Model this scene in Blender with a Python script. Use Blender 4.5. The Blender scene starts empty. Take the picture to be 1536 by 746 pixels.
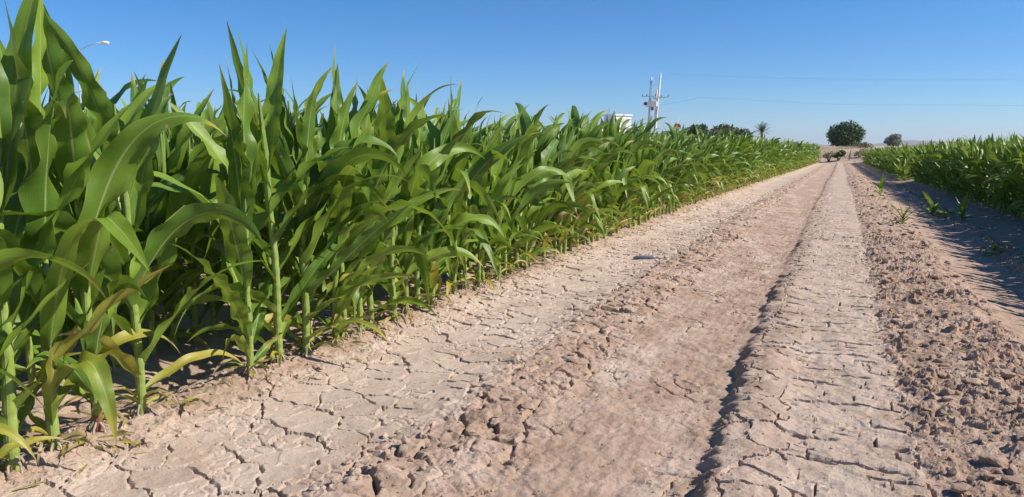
import bpy, math, random
import numpy as np
from mathutils import Vector

R = math.radians
sc = bpy.context.scene
C = sc.collection

# ------------------------------------------------------------------ camera
U = 0.65                                     # metres per layout unit of the field track
CAM_H = 1.5 * U
DZ = CAM_H - 1.5
cam = bpy.data.cameras.new('camera')
cam_ob = bpy.data.objects.new('camera', cam)
C.objects.link(cam_ob)
cam.sensor_fit = 'HORIZONTAL'
cam.angle = R(67.0)
cam.clip_start = 0.05
cam.clip_end = 30000
cam_ob.location = (0, 0, CAM_H)
cam_ob.rotation_euler = (R(90 - 7.56), 0, R(22.88))
sc.camera = cam_ob

# ------------------------------------------------------------------ light
SUN_EL = 39.5
SUN_AZ = (0.965, 0.262)                      # ground direction towards the sun
world = bpy.data.worlds.new('World')
sc.world = world
world.use_nodes = True
wn = world.node_tree.nodes
wl = world.node_tree.links
wn.clear()
sky = wn.new('ShaderNodeTexSky')
sky.sky_type = 'NISHITA'
sky.sun_disc = False
sky.sun_elevation = R(SUN_EL)
sky.sun_rotation = math.atan2(SUN_AZ[0], SUN_AZ[1])
sky.altitude = 1500
sky.air_density = 1.0
sky.dust_density = 0.5
sky.ozone_density = 10.0
bg = wn.new('ShaderNodeBackground')
bg.inputs['Strength'].default_value = 0.104
hs_ = wn.new('ShaderNodeHueSaturation')
hs_.inputs['Saturation'].default_value = 1.12
wo = wn.new('ShaderNodeOutputWorld')
wl.new(sky.outputs[0], hs_.inputs['Color'])
wl.new(hs_.outputs[0], bg.inputs['Color'])
wl.new(bg.outputs[0], wo.inputs['Surface'])

sun = bpy.data.lights.new('sun', 'SUN')
sun.energy = 5.0
sun.angle = R(0.53)
sun.color = (1.0, 0.93, 0.83)
sun_ob = bpy.data.objects.new('sun', sun)
C.objects.link(sun_ob)
S = Vector((math.cos(R(SUN_EL)) * SUN_AZ[0], math.cos(R(SUN_EL)) * SUN_AZ[1], math.sin(R(SUN_EL))))
sun_ob.rotation_euler = S.to_track_quat('Z', 'Y').to_euler()
sun_ob.location = (20, 6, 20)

vs = sc.view_settings
vs.view_transform = 'Standard'
vs.look = 'None'
vs.exposure = 0.37
vs.gamma = 1.0
vs.use_curve_mapping = False
sc.cycles.max_bounces = 6
sc.cycles.diffuse_bounces = 3
sc.cycles.glossy_bounces = 2
sc.cycles.transmission_bounces = 4
sc.cycles.use_denoising = True

# ------------------------------------------------------------------ helpers
def mesh_np(name, V, F, uv=None, tint=None, smooth=True, mats=()):
    """V (n,3), F (m,k) index array with k = 3 or 4, or a list of such arrays"""
    me = bpy.data.meshes.new(name)
    Fs = F if isinstance(F, list) else [F]
    Fs = [f for f in Fs if len(f)]
    V = np.asarray(V, dtype=np.float32)
    me.vertices.add(len(V))
    me.vertices.foreach_set('co', V.ravel())
    loops = np.concatenate([f.ravel() for f in Fs]).astype(np.int32)
    tot = np.concatenate([np.full(len(f), f.shape[1], np.int32) for f in Fs])
    start = np.concatenate([[0], np.cumsum(tot)[:-1]]).astype(np.int32)
    me.loops.add(len(loops))
    me.loops.foreach_set('vertex_index', loops)
    me.polygons.add(len(tot))
    me.polygons.foreach_set('loop_start', start)
    me.polygons.foreach_set('loop_total', tot)
    me.polygons.foreach_set('use_smooth', np.full(len(tot), smooth, dtype=bool))
    me.update(calc_edges=True)
    if uv is not None:
        l = me.uv_layers.new(name='UVMap')
        l.data.foreach_set('uv', np.asarray(uv, np.float32)[loops].ravel())
    if tint is not None:
        a = me.color_attributes.new('tint', 'FLOAT_COLOR', 'POINT')
        t4 = np.ones((len(V), 4), np.float32)
        t4[:, :3] = tint
        a.data.foreach_set('color', t4.ravel())
    for m in mats:
        me.materials.append(m)
    return me

def link(name, data, parent=None, loc=(0, 0, 0), rotz=0.0):
    o = bpy.data.objects.new(name, data)
    C.objects.link(o)
    o.location = loc
    o.rotation_euler = (0, 0, rotz)
    if parent is not None:
        o.parent = parent
    return o

def tag(o, label=None, cat=None, group=None, kind=None):
    if label: o['label'] = label
    if cat: o['category'] = cat
    if group: o['group'] = group
    if kind: o['kind'] = kind
    return o

class MB:
    """collects boxes and tubes into one mesh"""
    def __init__(self):
        self.V = []; self.F4 = []; self.F3 = []; self.n = 0
    def add(self, V, F4=None, F3=None):
        V = np.asarray(V, float)
        if F4 is not None and len(F4): self.F4.append(np.asarray(F4) + self.n)
        if F3 is not None and len(F3): self.F3.append(np.asarray(F3) + self.n)
        self.V.append(V); self.n += len(V)
    def box(self, c, s, rz=0.0):
        x, y, z = [k / 2 for k in s]
        P = np.array([[i, j, k] for k in (-z, z) for j in (-y, y) for i in (-x, x)])
        ca, sa = math.cos(rz), math.sin(rz)
        P = np.stack([P[:, 0] * ca - P[:, 1] * sa, P[:, 0] * sa + P[:, 1] * ca, P[:, 2]], 1) + np.array(c)
        self.add(P, [[0, 2, 3, 1], [4, 5, 7, 6], [0, 1, 5, 4], [2, 6, 7, 3], [0, 4, 6, 2], [1, 3, 7, 5]])
    def tube(self, pts, rad, seg=8, cap=True):
        pts = [Vector(p) for p in pts]
        if not hasattr(rad, '__len__'): rad = [rad] * len(pts)
        rings = []
        for i, p in enumerate(pts):
            a = pts[max(i - 1, 0)]; b = pts[min(i + 1, len(pts) - 1)]
            d = (b - a).normalized()
            u = d.cross(Vector((0, 0, 1)) if abs(d.z) < .9 else Vector((1, 0, 0))).normalized()
            v = d.cross(u)
            rings += [p + (u * math.cos(2 * math.pi * k / seg) + v * math.sin(2 * math.pi * k / seg)) * rad[i] for k in range(seg)]
        F = [[i * seg + k, i * seg + (k + 1) % seg, (i + 1) * seg + (k + 1) % seg, (i + 1) * seg + k]
             for i in range(len(pts) - 1) for k in range(seg)]
        T = []
        V = [list(r) for r in rings]
        if cap:
            V += [list(pts[0]), list(pts[-1])]
            n = len(V); b = (len(pts) - 1) * seg
            T = [[k, n - 2, (k + 1) % seg] for k in range(seg)] + [[b + k, b + (k + 1) % seg, n - 1] for k in range(seg)]
            T = [[t[0], t[2], t[1]] if j < seg else t for j, t in enumerate(T)]
        self.add(V, F, T)
    def build(self, name, mat, parent=None, smooth=False):
        V = np.concatenate(self.V)
        Fs = []
        if self.F4: Fs.append(np.concatenate(self.F4))
        if self.F3: Fs.append(np.concatenate(self.F3))
        return link(name, mesh_np(name, V, Fs, smooth=smooth, mats=[mat]), parent)

def hash2(ix, iy, seed):
    h = (ix.astype(np.int64) * 374761393 + iy.astype(np.int64) * 668265263 + seed * 974634777) & 0xffffffff
    h = ((h ^ (h >> 13)) * 1274126177) & 0xffffffff
    h = ((h ^ (h >> 16)) * 2246822519) & 0xffffffff
    return (h ^ (h >> 15)) & 0xffffffff

def hrand(ix, iy, seed):
    return hash2(ix, iy, seed).astype(np.float64) / 4294967296.0

def perlin(x, y, seed=0):
    x0 = np.floor(x); y0 = np.floor(y)
    fx = x - x0; fy = y - y0
    u = fx * fx * fx * (fx * (fx * 6 - 15) + 10)
    v = fy * fy * fy * (fy * (fy * 6 - 15) + 10)
    def g(dx, dy):
        a = hrand(x0 + dx, y0 + dy, seed) * 2 * np.pi
        return np.cos(a) * (fx - dx) + np.sin(a) * (fy - dy)
    a = g(0, 0); b = g(1, 0); c = g(0, 1); d = g(1, 1)
    return ((a + u * (b - a)) * (1 - v) + (c + u * (d - c)) * v) * 1.5

def fbm(x, y, seed=0, oct=4, gain=.5):
    r = 0; a = 1.0; f = 1.0
    for o in range(oct):
        r = r + a * perlin(x * f, y * f, seed + o * 17)
        a *= gain; f *= 2.03
    return r

def worley(x, y, seed=0, jit=.85):
    """distance to the nearest cell border, F1, and that cell's two random numbers and centre offset"""
    ix = np.floor(x); iy = np.floor(y)
    f1 = np.full(x.shape, 9.0); cx = np.zeros(x.shape); cy = np.zeros(x.shape)
    r1 = np.zeros(x.shape); r2 = np.zeros(x.shape)
    pts = []
    for dx in (-1, 0, 1):
        for dy in (-1, 0, 1):
            jx = ix + dx; jy = iy + dy
            px = jx + .5 + (hrand(jx, jy, seed) - .5) * jit
            py = jy + .5 + (hrand(jx, jy, seed + 7) - .5) * jit
            d = np.hypot(px - x, py - y)
            m = d < f1
            f1 = np.where(m, d, f1); cx = np.where(m, px, cx); cy = np.where(m, py, cy)
            pts.append((px, py, jx, jy))
    edge = np.full(x.shape, 9.0)
    for px, py, jx, jy in pts:
        ex = px - cx; ey = py - cy
        l = np.hypot(ex, ey)
        d = ((px + cx) / 2 - x) * ex + ((py + cy) / 2 - y) * ey
        edge = np.where(l > 1e-6, np.minimum(edge, d / np.maximum(l, 1e-6)), edge)
    ci = np.floor(cx * 1000).astype(np.int64); cj = np.floor(cy * 1000).astype(np.int64)
    r1 = hrand(ci, cj, 3); r2 = hrand(ci, cj, 5)
    return edge, f1, r1, r2, x - cx, y - cy

def sstep(a, b, x):
    t = np.clip((x - a) / (b - a), 0, 1)
    return t * t * (3 - 2 * t)

def band(a, b, x, w=.12):
    return sstep(a - w, a + w, x) * (1 - sstep(b - w, b + w, x))

# ------------------------------------------------------------------ materials
def new_mat(name):
    m = bpy.data.materials.new(name)
    m.use_nodes = True
    n = m.node_tree.nodes; n.clear()
    out = n.new('ShaderNodeOutputMaterial')
    return m, n, m.node_tree.links, out

def mixc(n, l, fac, a, b, mode='MIX'):
    x = n.new('ShaderNodeMix'); x.data_type = 'RGBA'; x.blend_type = mode
    for sock, val in ((x.inputs['Factor'], fac), (x.inputs['A'], a), (x.inputs['B'], b)):
        if hasattr(val, 'links'): l.new(val, sock)
        elif isinstance(val, (int, float)): sock.default_value = val
        else: sock.default_value = (*val, 1)
    return x.outputs['Result']

def mth(n, l, op, a, b=None, c=None):
    x = n.new('ShaderNodeMath'); x.operation = op
    for i, v in enumerate((a, b, c)):
        if v is None: continue
        if hasattr(v, 'links'): l.new(v, x.inputs[i])
        else: x.inputs[i].default_value = v
    return x.outputs[0]

def ramp(n, l, fac, lo, hi):
    x = n.new('ShaderNodeMapRange'); x.interpolation_type = 'SMOOTHSTEP'
    l.new(fac, x.inputs[0]); x.inputs[1].default_value = lo; x.inputs[2].default_value = hi
    return x.outputs[0]

def noise(n, l, scale, detail=4, rough=.55, vec=None):
    x = n.new('ShaderNodeTexNoise'); x.inputs['Scale'].default_value = scale
    x.inputs['Detail'].default_value = detail; x.inputs['Roughness'].default_value = rough
    if vec is not None: l.new(vec, x.inputs['Vector'])
    return x.outputs['Fac']

def simple_mat(name, col, rough=.7, var=.25, scale=3.0, metal=0.0, bump=0.0):
    m, n, l, out = new_mat(name)
    p = n.new('ShaderNodeBsdfPrincipled')
    tc = n.new('ShaderNodeTexCoord')
    f = noise(n, l, scale, 5, .6, tc.outputs['Object'])
    dark = tuple(c * (1 - var) for c in col); lite = tuple(min(1, c * (1 + var)) for c in col)
    l.new(mixc(n, l, ramp(n, l, f, .3, .7), dark, lite), p.inputs['Base Color'])
    p.inputs['Roughness'].default_value = rough
    p.inputs['Metallic'].default_value = metal
    if bump:
        b = n.new('ShaderNodeBump'); b.inputs['Strength'].default_value = bump; b.inputs['Distance'].default_value = .02
        l.new(f, b.inputs['Height']); l.new(b.outputs[0], p.inputs['Normal'])
    l.new(p.outputs[0], out.inputs[0])
    return m

def soil_material():
    m, n, l, out = new_mat('dry_soil')
    p = n.new('ShaderNodeBsdfPrincipled')
    at = n.new('ShaderNodeAttribute'); at.attribute_name = 'tint'
    sep = n.new('ShaderNodeSeparateColor'); l.new(at.outputs['Color'], sep.inputs[0])
    geo = n.new('ShaderNodeNewGeometry'); pos = geo.outputs['Position']
    n1 = noise(n, l, 1.7, 6, .6, pos)
    n2 = noise(n, l, 21, 6, .68, pos)
    n3 = noise(n, l, 170, 4, .75, pos)
    crust = mixc(n, l, ramp(n, l, n1, .3, .7), (.52, .402, .315), (.60, .48, .388))
    n0 = noise(n, l, 4.2, 5, .62, pos)
    loose = mixc(n, l, ramp(n, l, n0, .3, .7), (.38, .262, .188), (.475, .345, .262))
    grass = mixc(n, l, ramp(n, l, n1, .3, .7), (.40, .31, .17), (.52, .42, .26))
    fac = mth(n, l, 'ADD', sep.outputs[0], mth(n, l, 'ADD', mth(n, l, 'MULTIPLY', mth(n, l, 'SUBTRACT', n2, .5), .30), mth(n, l, 'MULTIPLY', mth(n, l, 'SUBTRACT', n0, .5), 1.1)))
    col = mixc(n, l, ramp(n, l, fac, .15, .85), loose, crust)
    col = mixc(n, l, sep.outputs[1], col, grass)
    # small pale flecks and dark crumbs of the soil itself
    v = n.new('ShaderNodeTexVoronoi'); v.inputs['Scale'].default_value = 95; l.new(pos, v.inputs['Vector'])
    fl = mth(n, l, 'MULTIPLY', mth(n, l, 'LESS_THAN', v.outputs['Distance'], .16), mth(n, l, 'GREATER_THAN', n2, .56))
    col = mixc(n, l, mth(n, l, 'MULTIPLY', fl, .55), col, (.62, .53, .44))
    col = mixc(n, l, mth(n, l, 'MULTIPLY', ramp(n, l, n3, .42, .75), .34), col, (.25, .175, .13))
    l.new(col, p.inputs['Base Color'])
    p.inputs['Roughness'].default_value = .95
    p.inputs['Specular IOR Level'].default_value = .15
    b = n.new('ShaderNodeBump'); b.inputs['Strength'].default_value = .8; b.inputs['Distance'].default_value = .007
    hsum = mth(n, l, 'ADD', mth(n, l, 'MULTIPLY', n3, .9), mth(n, l, 'MULTIPLY', n2, .55))
    l.new(hsum, b.inputs['Height']); l.new(b.outputs[0], p.inputs['Normal'])
    l.new(p.outputs[0], out.inputs[0])
    return m

def leaf_material(name, g_dark, g_lite, rib, transl=.30, rough=.41):
    m, n, l, out = new_mat(name)
    p = n.new('ShaderNodeBsdfPrincipled')
    at = n.new('ShaderNodeAttribute'); at.attribute_name = 'tint'
    sep = n.new('ShaderNodeSeparateColor'); l.new(at.outputs['Color'], sep.inputs[0])
    uv = n.new('ShaderNodeUVMap'); uv.uv_map = 'UVMap'
    su = n.new('ShaderNodeSeparateXYZ'); l.new(uv.outputs[0], su.inputs[0])
    geo = n.new('ShaderNodeNewGeometry'); pos = geo.outputs['Position']
    nz = noise(n, l, 7, 4, .6, pos)
    fine = noise(n, l, 60, 3, .6, pos)
    g = mth(n, l, 'ADD', mth(n, l, 'MULTIPLY', nz, .5), mth(n, l, 'MULTIPLY', sep.outputs[1], .6))
    col = mixc(n, l, ramp(n, l, g, .2, .95), g_dark, g_lite)
    # pale young tissue towards the sheath
    col = mixc(n, l, mth(n, l, 'MULTIPLY', mth(n, l, 'SUBTRACT', 1.0, ramp(n, l, su.outputs[1], 0.0, .28)), .6), col, (.20, .30, .05))
    # long parallel veins
    w = n.new('ShaderNodeMath'); w.operation = 'SINE'
    l.new(mth(n, l, 'MULTIPLY', su.outputs[0], 230.0), w.inputs[0])
    col = mixc(n, l, mth(n, l, 'MULTIPLY', ramp(n, l, w.outputs[0], .2, 1.0), .06), col, (.22, .32, .08))
    d = mth(n, l, 'ABSOLUTE', mth(n, l, 'SUBTRACT', su.outputs[0], .5))
    ribf = mth(n, l, 'SUBTRACT', 1.0, ramp(n, l, d, .012, .045))
    ribf = mth(n, l, 'MULTIPLY', ribf, mth(n, l, 'SUBTRACT', .9, mth(n, l, 'MULTIPLY', su.outputs[1], .6)))
    col = mixc(n, l, ribf, col, rib)
    # withering: yellow, then straw
    yf = mth(n, l, 'ADD', sep.outputs[0], mth(n, l, 'MULTIPLY', mth(n, l, 'SUBTRACT', nz, .5), .5))
    yf2 = mth(n, l, 'MULTIPLY', ramp(n, l, yf, .15, .55), mth(n, l, 'GREATER_THAN', sep.outputs[0], .02))
    col = mixc(n, l, yf2, col, (.40, .34, .055))
    col = mixc(n, l, mth(n, l, 'MULTIPLY', ramp(n, l, yf, .62, .9), mth(n, l, 'GREATER_THAN', sep.outputs[0], .02)), col, (.44, .33, .19))
    col = mixc(n, l, mth(n, l, 'MULTIPLY', ramp(n, l, fine, .55, .8), .18), col, (.30, .32, .14))
    edge = mth(n, l, 'MULTIPLY', ramp(n, l, d, .44, .495), ramp(n, l, nz, .45, .7))
    col = mixc(n, l, mth(n, l, 'MULTIPLY', edge, .7), col, (.40, .34, .14))
    les = n.new('ShaderNodeTexVoronoi'); les.inputs['Scale'].default_value = 16; l.new(pos, les.inputs['Vector'])
    spot = mth(n, l, 'MULTIPLY', mth(n, l, 'LESS_THAN', les.outputs['Distance'], .10), mth(n, l, 'GREATER_THAN', nz, .50))
    col = mixc(n, l, mth(n, l, 'MULTIPLY', spot, .75), col, (.42, .35, .20))
    dust = noise(n, l, 240, 2, .6, pos)
    col = mixc(n, l, mth(n, l, 'MULTIPLY', ramp(n, l, dust, .52, .8), .14), col, (.42, .40, .28))
    l.new(col, p.inputs['Base Color'])
    p.inputs['Roughness'].default_value = rough
    p.inputs['Specular IOR Level'].default_value = .4
    b = n.new('ShaderNodeBump'); b.inputs['Strength'].default_value = .12; b.inputs['Distance'].default_value = .002
    l.new(mth(n, l, 'ADD', w.outputs[0], mth(n, l, 'MULTIPLY', fine, 2.0)), b.inputs['Height'])
    l.new(b.outputs[0], p.inputs['Normal'])
    t = n.new('ShaderNodeBsdfTranslucent')
    l.new(mixc(n, l, .55, col, (.30, .42, .03)), t.inputs['Color'])
    mx = n.new('ShaderNodeMixShader'); mx.inputs[0].default_value = transl
    l.new(p.outputs[0], mx.inputs[1]); l.new(t.outputs[0], mx.inputs[2])
    l.new(mx.outputs[0], out.inputs[0])
    return m

def stalk_material():
    m, n, l, out = new_mat('maize_stalk')
    p = n.new('ShaderNodeBsdfPrincipled')
    at = n.new('ShaderNodeAttribute'); at.attribute_name = 'tint'
    sep = n.new('ShaderNodeSeparateColor'); l.new(at.outputs['Color'], sep.inputs[0])
    uv = n.new('ShaderNodeUVMap'); uv.uv_map = 'UVMap'
    su = n.new('ShaderNodeSeparateXYZ'); l.new(uv.outputs[0], su.inputs[0])
    geo = n.new('ShaderNodeNewGeometry')
    nz = noise(n, l, 25, 4, .6, geo.outputs['Position'])
    w = n.new('ShaderNodeMath'); w.operation = 'SINE'
    l.new(mth(n, l, 'MULTIPLY', su.outputs[0], 75.0), w.inputs[0])
    col = mixc(n, l, ramp(n, l, nz, .3, .7), (.22, .31, .05), (.33, .40, .10))
    col = mixc(n, l, mth(n, l, 'MULTIPLY', ramp(n, l, w.outputs[0], 0, 1), .18), col, (.36, .42, .14))
    col = mixc(n, l, mth(n, l, 'MULTIPLY', sep.outputs[1], .7), col, (.10, .19, .03))
    col = mixc(n, l, ramp(n, l, mth(n, l, 'ADD', sep.outputs[0], mth(n, l, 'MULTIPLY', mth(n, l, 'SUBTRACT', nz, .5), .6)), .2, .9), col, (.23, .10, .06))
    col = mixc(n, l, ramp(n, l, mth(n, l, 'ADD', sep.outputs[2], mth(n, l, 'MULTIPLY', mth(n, l, 'SUBTRACT', nz, .5), .6)), .3, .8), col, (.40, .31, .17))
    l.new(col, p.inputs['Base Color'])
    p.inputs['Roughness'].default_value = .45
    b = n.new('ShaderNodeBump'); b.inputs['Strength'].default_value = .3; b.inputs['Distance'].default_value = .002
    l.new(w.outputs[0], b.inputs['Height']); l.new(b.outputs[0], p.inputs['Normal'])
    l.new(p.outputs[0], out.inputs[0])
    return m

def crown_material(name, dark, lite, transl=.25):
    m, n, l, out = new_mat(name)
    p = n.new('ShaderNodeBsdfPrincipled')
    at = n.new('ShaderNodeAttribute'); at.attribute_name = 'tint'
    sep = n.new('ShaderNodeSeparateColor'); l.new(at.outputs['Color'], sep.inputs[0])
    col = mixc(n, l, sep.outputs[0], dark, lite)
    l.new(col, p.inputs['Base Color'])
    p.inputs['Roughness'].default_value = .6
    t = n.new('ShaderNodeBsdfTranslucent'); l.new(col, t.inputs['Color'])
    mx = n.new('ShaderNodeMixShader'); mx.inputs[0].default_value = transl
    l.new(p.outputs[0], mx.inputs[1]); l.new(t.outputs[0], mx.inputs[2])
    l.new(mx.outputs[0], out.inputs[0])
    return m

M_SOIL = soil_material()
M_LEAF = leaf_material('maize_leaf', (.088, .182, .019), (.228, .350, .036), (.42, .50, .20), transl=.30)
M_STALK = stalk_material()
M_TUBE = simple_mat('grey_plastic', (.16, .19, .23), .35, .25, 9)
M_TWIG = simple_mat('dry_twig', (.33, .26, .19), .8, .3, 30)

# ------------------------------------------------------------------ ground
FIELD_END = 72.0
ROW_L = -3.36
def narrow(y):
    return np.interp(y, [0, 18, 28, 47, 73, 100, 20000], [1, 1, .93, .74, .54, .5, .5])
def row_r(y):
    return 3.45 * narrow(y)
ROW_GAP = 1.1

PX = np.array([-400, -9, -4.6, -3.95, -3.55, -3.36, -3.15, -2.85, -2.4, -2.12, -1.88, -1.62, -1.4, -1.1, -.74, -.57, -.50, -.36, -.05, .38, .62, .85, 1.15, 1.45, 1.85, 2.08, 2.2, 2.4, 2.8, 3.25, 3.55, 4.0, 4.6, 9, 400])
PZ = np.array([.0, .0, .0, .0, .05, .085, .045, .01, .0, .012, .045, .040, .012, -.004, -.018, -.016, .006, .022, .034, .040, .065, .075, .065, .005, -.065, -.05, .0, -.045, -.05, .0, .05, .04, .0, .0, .0])

def far_rise(x, y):
    r = sstep(70, 84, y + 2.0 * np.sin(x * .23)) * 1.16
    return r

def ground_z(x, y, res=None):
    """height and soil tint of the field track; res = local mesh spacing so that fine relief fades out where the sheet is coarse"""
    x = np.asarray(x, float); y = np.asarray(y, float)
    if res is None: res = np.full(x.shape, .01)
    x = np.where(np.abs(x) < 12, x / narrow(y), x)
    fine = 1 - sstep(.025, .06, res)
    mid = 1 - sstep(.06, .2, res)
    near = 1 - sstep(66, 76, y)
    wob = .07 * perlin(y * .16, x * 0 + 8.3, 10) * sstep(5, 14, y) + .05 * perlin(y * .45, x * 0 + 3.3, 11) + .02 * perlin(y * 2.1, x * 0 + 9.1, 12)
    ragged = (.045 * perlin(y * 4.5, x * 2, 13) + .032 * perlin(y * 13, x * 8, 14))
    edge_zone = np.exp(-((x + .52) / .16) ** 2)
    xs = x + wob + ragged * edge_zone * fine
    shift = 0.0
    z = np.interp(xs + shift, PX, PZ) * near
    lipv = perlin(y * .55, x * 0 + 1.7, 15) + .6 * perlin(y * 2.3, x * 0 + 4.4, 16)
    z = z + near * np.clip(np.interp(y, [0, 5, 7.5, 11, 18, 40], [.75, .70, .40, .22, .14, .10]) + .45 * lipv, -.1, 1.1) * .072 * sstep(-.58, -.47, xs) * (1 - sstep(-.40, -.05, xs))
    # crop rows: low ridges
    fl = 1 - sstep(-3.75, -3.4, x); fr = sstep(3.5, 3.9, x + shift)
    z = z + near * (fl * .035 * np.cos((x - ROW_L) / ROW_GAP * 2 * np.pi) + fr * .03 * np.cos((x + shift - 3.45) / ROW_GAP * 2 * np.pi)) * (np.abs(x) < 40)
    A = band(-3.12, -2.0, xs, .14)
    B = band(-2.05, -1.42, xs, .12)
    Cc = band(-1.45, -.60, xs, .08)
    D = band(-.49, .42, xs, .06)
    E = band(.40, 1.32, xs, .10)
    Fz = band(1.35, 2.02, xs, .10)
    G = band(2.05, 2.5, xs, .06)
    M = np.clip(band(-3.7, -3.05, xs, .12) + band(3.2, 3.7, xs + shift, .12), 0, 1)
    low = fbm(x * .9, y * .9, 21, 3)
    det = fbm(x * 9, y * 9, 23, 4, .55)
    z = z + near * (.012 * low + (.0035 * det) * mid)
    # --- cracked crust, two sizes of plate
    wx = x + .035 * perlin(x * 5, y * 5, 31) + .018 * perlin(x * 14, y * 14, 33)
    wy = y + .035 * perlin(x * 5, y * 5, 32) + .018 * perlin(x * 14, y * 14, 34)
    e1, f1, r1, r2, ox, oy = worley(wx / .215, wy / .215, 41, .95)
    e1 = e1 * .215
    keep = sstep(-.32, .12, perlin(x * 2.7, y * 2.7, 43) + .12)
    wdt = .0032 + .0062 * np.clip(perlin(x * 3.1, y * 3.1, 44) + .4, 0, 1.2)
    wdt = np.maximum(wdt, res * .55)
    crackA = (1 - sstep(wdt * .45, wdt * 1.25, e1)) * keep
    curl = np.exp(-e1 / .018) * .003
    plateA = (r1 - .5) * .008 + (ox * (r2 - .5) + oy * (r1 - .5)) * .016 + curl
    e2, f2, s1, s2, px_, py_ = worley(wx / .085 + 7.7, wy / .085 + 3.1, 47, .95)
    crack2 = (1 - sstep(.003, .0075, e2 * .085)) * sstep(.0, .3, perlin(x * 2.2, y * 2.2, 48))
    cA = np.clip(A + .55 * M + Cc * .55 * sstep(.0, .35, perlin(x * 1.6, y * 1.3, 49)), 0, 1)
    z = z + near * fine * (cA * plateA - cA * crackA * .042 - A * crack2 * .009)
    # --- ridge left of the wheel rut: broken slabs
    e3, f3, t1, t2, qx, qy = worley(wx / .16 + 2.2, wy / .19, 51, .95)
    e3 = e3 * .17
    crackB = 1 - sstep(.004, .016, e3)
    slab = (t1 - .4) * .024 + (qx * (t2 - .5) + qy * (t1 - .5)) * .060
    bm = sstep(-.25, .35, perlin(x * 1.9, y * 1.5, 52) + .15)
    z = z + near * fine * B * (slab * (.35 + .75 * bm) - crackB * .030 * (.3 + .7 * bm) + .008 * det)
    z = z + near * (1 - fine) * (B + E) * .03 * perlin(x * 6, y * 3, 53) * (1 - sstep(.3, 1.0, res))
    ce, cf, c1, c2, c3, c4 = worley(wx / .04, wy / .045, 85, 1.0)
    cl_fine = .010 * (c1 - .5) * sstep(.1, .35, perlin(x * 2.6, y * 2.0, 86)) * sstep(0, .15, ce)
    pe, pf, p1, p2, p3, p4 = worley(x / .075, y / .075, 87, 1.0)
    pit = (1 - sstep(.08 + .22 * p2, .16 + .30 * p2, pf)) * (p1 < .07)
    z = z - near * fine * pit * .020 * np.clip(A * .3 + B + Cc * .6 + D * .45 + E * .5, 0, 1)
    # --- smooth wheel rut with faint grooves along it
    z = z + near * fine * Cc * (.0022 * perlin(x * 26, y * 1.2, 55) + .0055 * det + .008 * perlin(x * 2.1, y * 1.4, 56) + .007 * sstep(.15, .22, perlin(x * 3.1, y * 2.3, 57) + .10 * det) + .35 * cl_fine)
    # --- tyre tread: slanting lugs, cracked along the bars
    yy = y + .12 * (xs + .05) + .03 * np.sin((xs + .5) * 6.0) + .030 * perlin(x * 5, y * 5, 61) + .05 * perlin(x * 1.5, y * 1.9, 66) + .010 * perlin(x * 17, y * 17, 67)
    lug = yy / .145
    ph = lug - np.floor(lug)
    lr = hrand(np.floor(lug), np.floor(lug) * 0 + 5, 6)
    bar = sstep(0, .22, ph) * (1 - sstep(.80, 1.0, ph))
    dl = np.minimum(ph, 1 - ph) * .145
    seg = (xs + .07 * (lr - .5) * 4) / (.24 + .05 * np.sin(np.floor(lug) * 2.3)) + lr * 3
    dseg = np.abs(seg - np.round(seg)) * .24 + .012 * np.abs(perlin(x * 15, y * 15, 62))
    trk = sstep(-.30, -.10, xs) * (1 - sstep(.30, .44, xs))
    jit = .003 * perlin(x * 30, y * 30, 63)
    ck = sstep(-.10, .25, perlin(x * 3.2, y * 4, 64))
    ck2 = sstep(.0, .22, perlin(x * 4.5 + 9, y * 4.5, 65))
    crackD = np.maximum((1 - sstep(.003, .0095, dl + jit)) * ck, (1 - sstep(.003, .0095, dseg + jit)) * ck2)
    tread = trk * (bar * .008 * (.2 + lr) * sstep(-.3, .2, perlin(x * 1.8, y * 1.8, 68)) + (lr - .5) * .006 + plateA * .8) + (D - trk * D) * (plateA * 1.6)
    crackD = np.where(trk > .5, crackD, crackA * .9)
    z = z + near * fine * D * (tread - crackD * .038 + .004 * det)
    # --- ploughed clods right of the track
    cl = 0
    for k, (cs, am, sd) in enumerate(((.20, .040, 71), (.105, .034, 74), (.055, .020, 77), (.030, .010, 78))):
        ee, ff, u1, u2, gx, gy = worley((wx + .02 * k) / cs + .25 * perlin(x / cs * 1.7, y / cs * 1.7, sd + 1), (wy + .01 * k) / (cs * .93) + .25 * perlin(x / cs * 1.7, y / cs * 1.7, sd + 2), sd, 1.0)
        pick = (u2 * 7.3) % 1.0
        facet = (u1 - .45) + gx * (pick - .5) * 1.6 + gy * (u2 - .5) * 1.6
        cl = cl + am * facet * (.35 + .9 * sstep(.3, .8, pick)) * sstep(.0, .10, ee) - am * .25 * (1 - sstep(.0, .08, ee))
    clm = sstep(-.35, .25, perlin(x * 2.3, y * 2.0, 79) + .12)
    z = z + near * fine * cl * (E * (.22 + .75 * clm) + G * 1.0 + B * .26 * (1 - .5 * bm) + M * .40)
    z = z + near * fine * E * .012 * det
    z = z + near * fine * Fz * (.003 * det + .006 * perlin(x * 2.5, y * 6, 81))
    inner = np.clip((1 - sstep(-3.75, -3.4, x)) + sstep(3.6, 4.0, x + shift), 0, 1)
    z = z + near * mid * inner * (.010 * det + .014 * perlin(x * 4, y * 4, 83) - fine * crackA * .02)
    z = z + far_rise(x, y) + (1 - near) * .10 * fbm(x * .11, y * .11, 91, 3) * (np.abs(x) < 300)
    tint = np.zeros(x.shape + (3,))
    pale = .72 * A + .30 * B + .22 * Cc + .46 * D + .22 * E + .22 * Fz + .15 * G + .30 * M + .30 * inner
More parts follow.
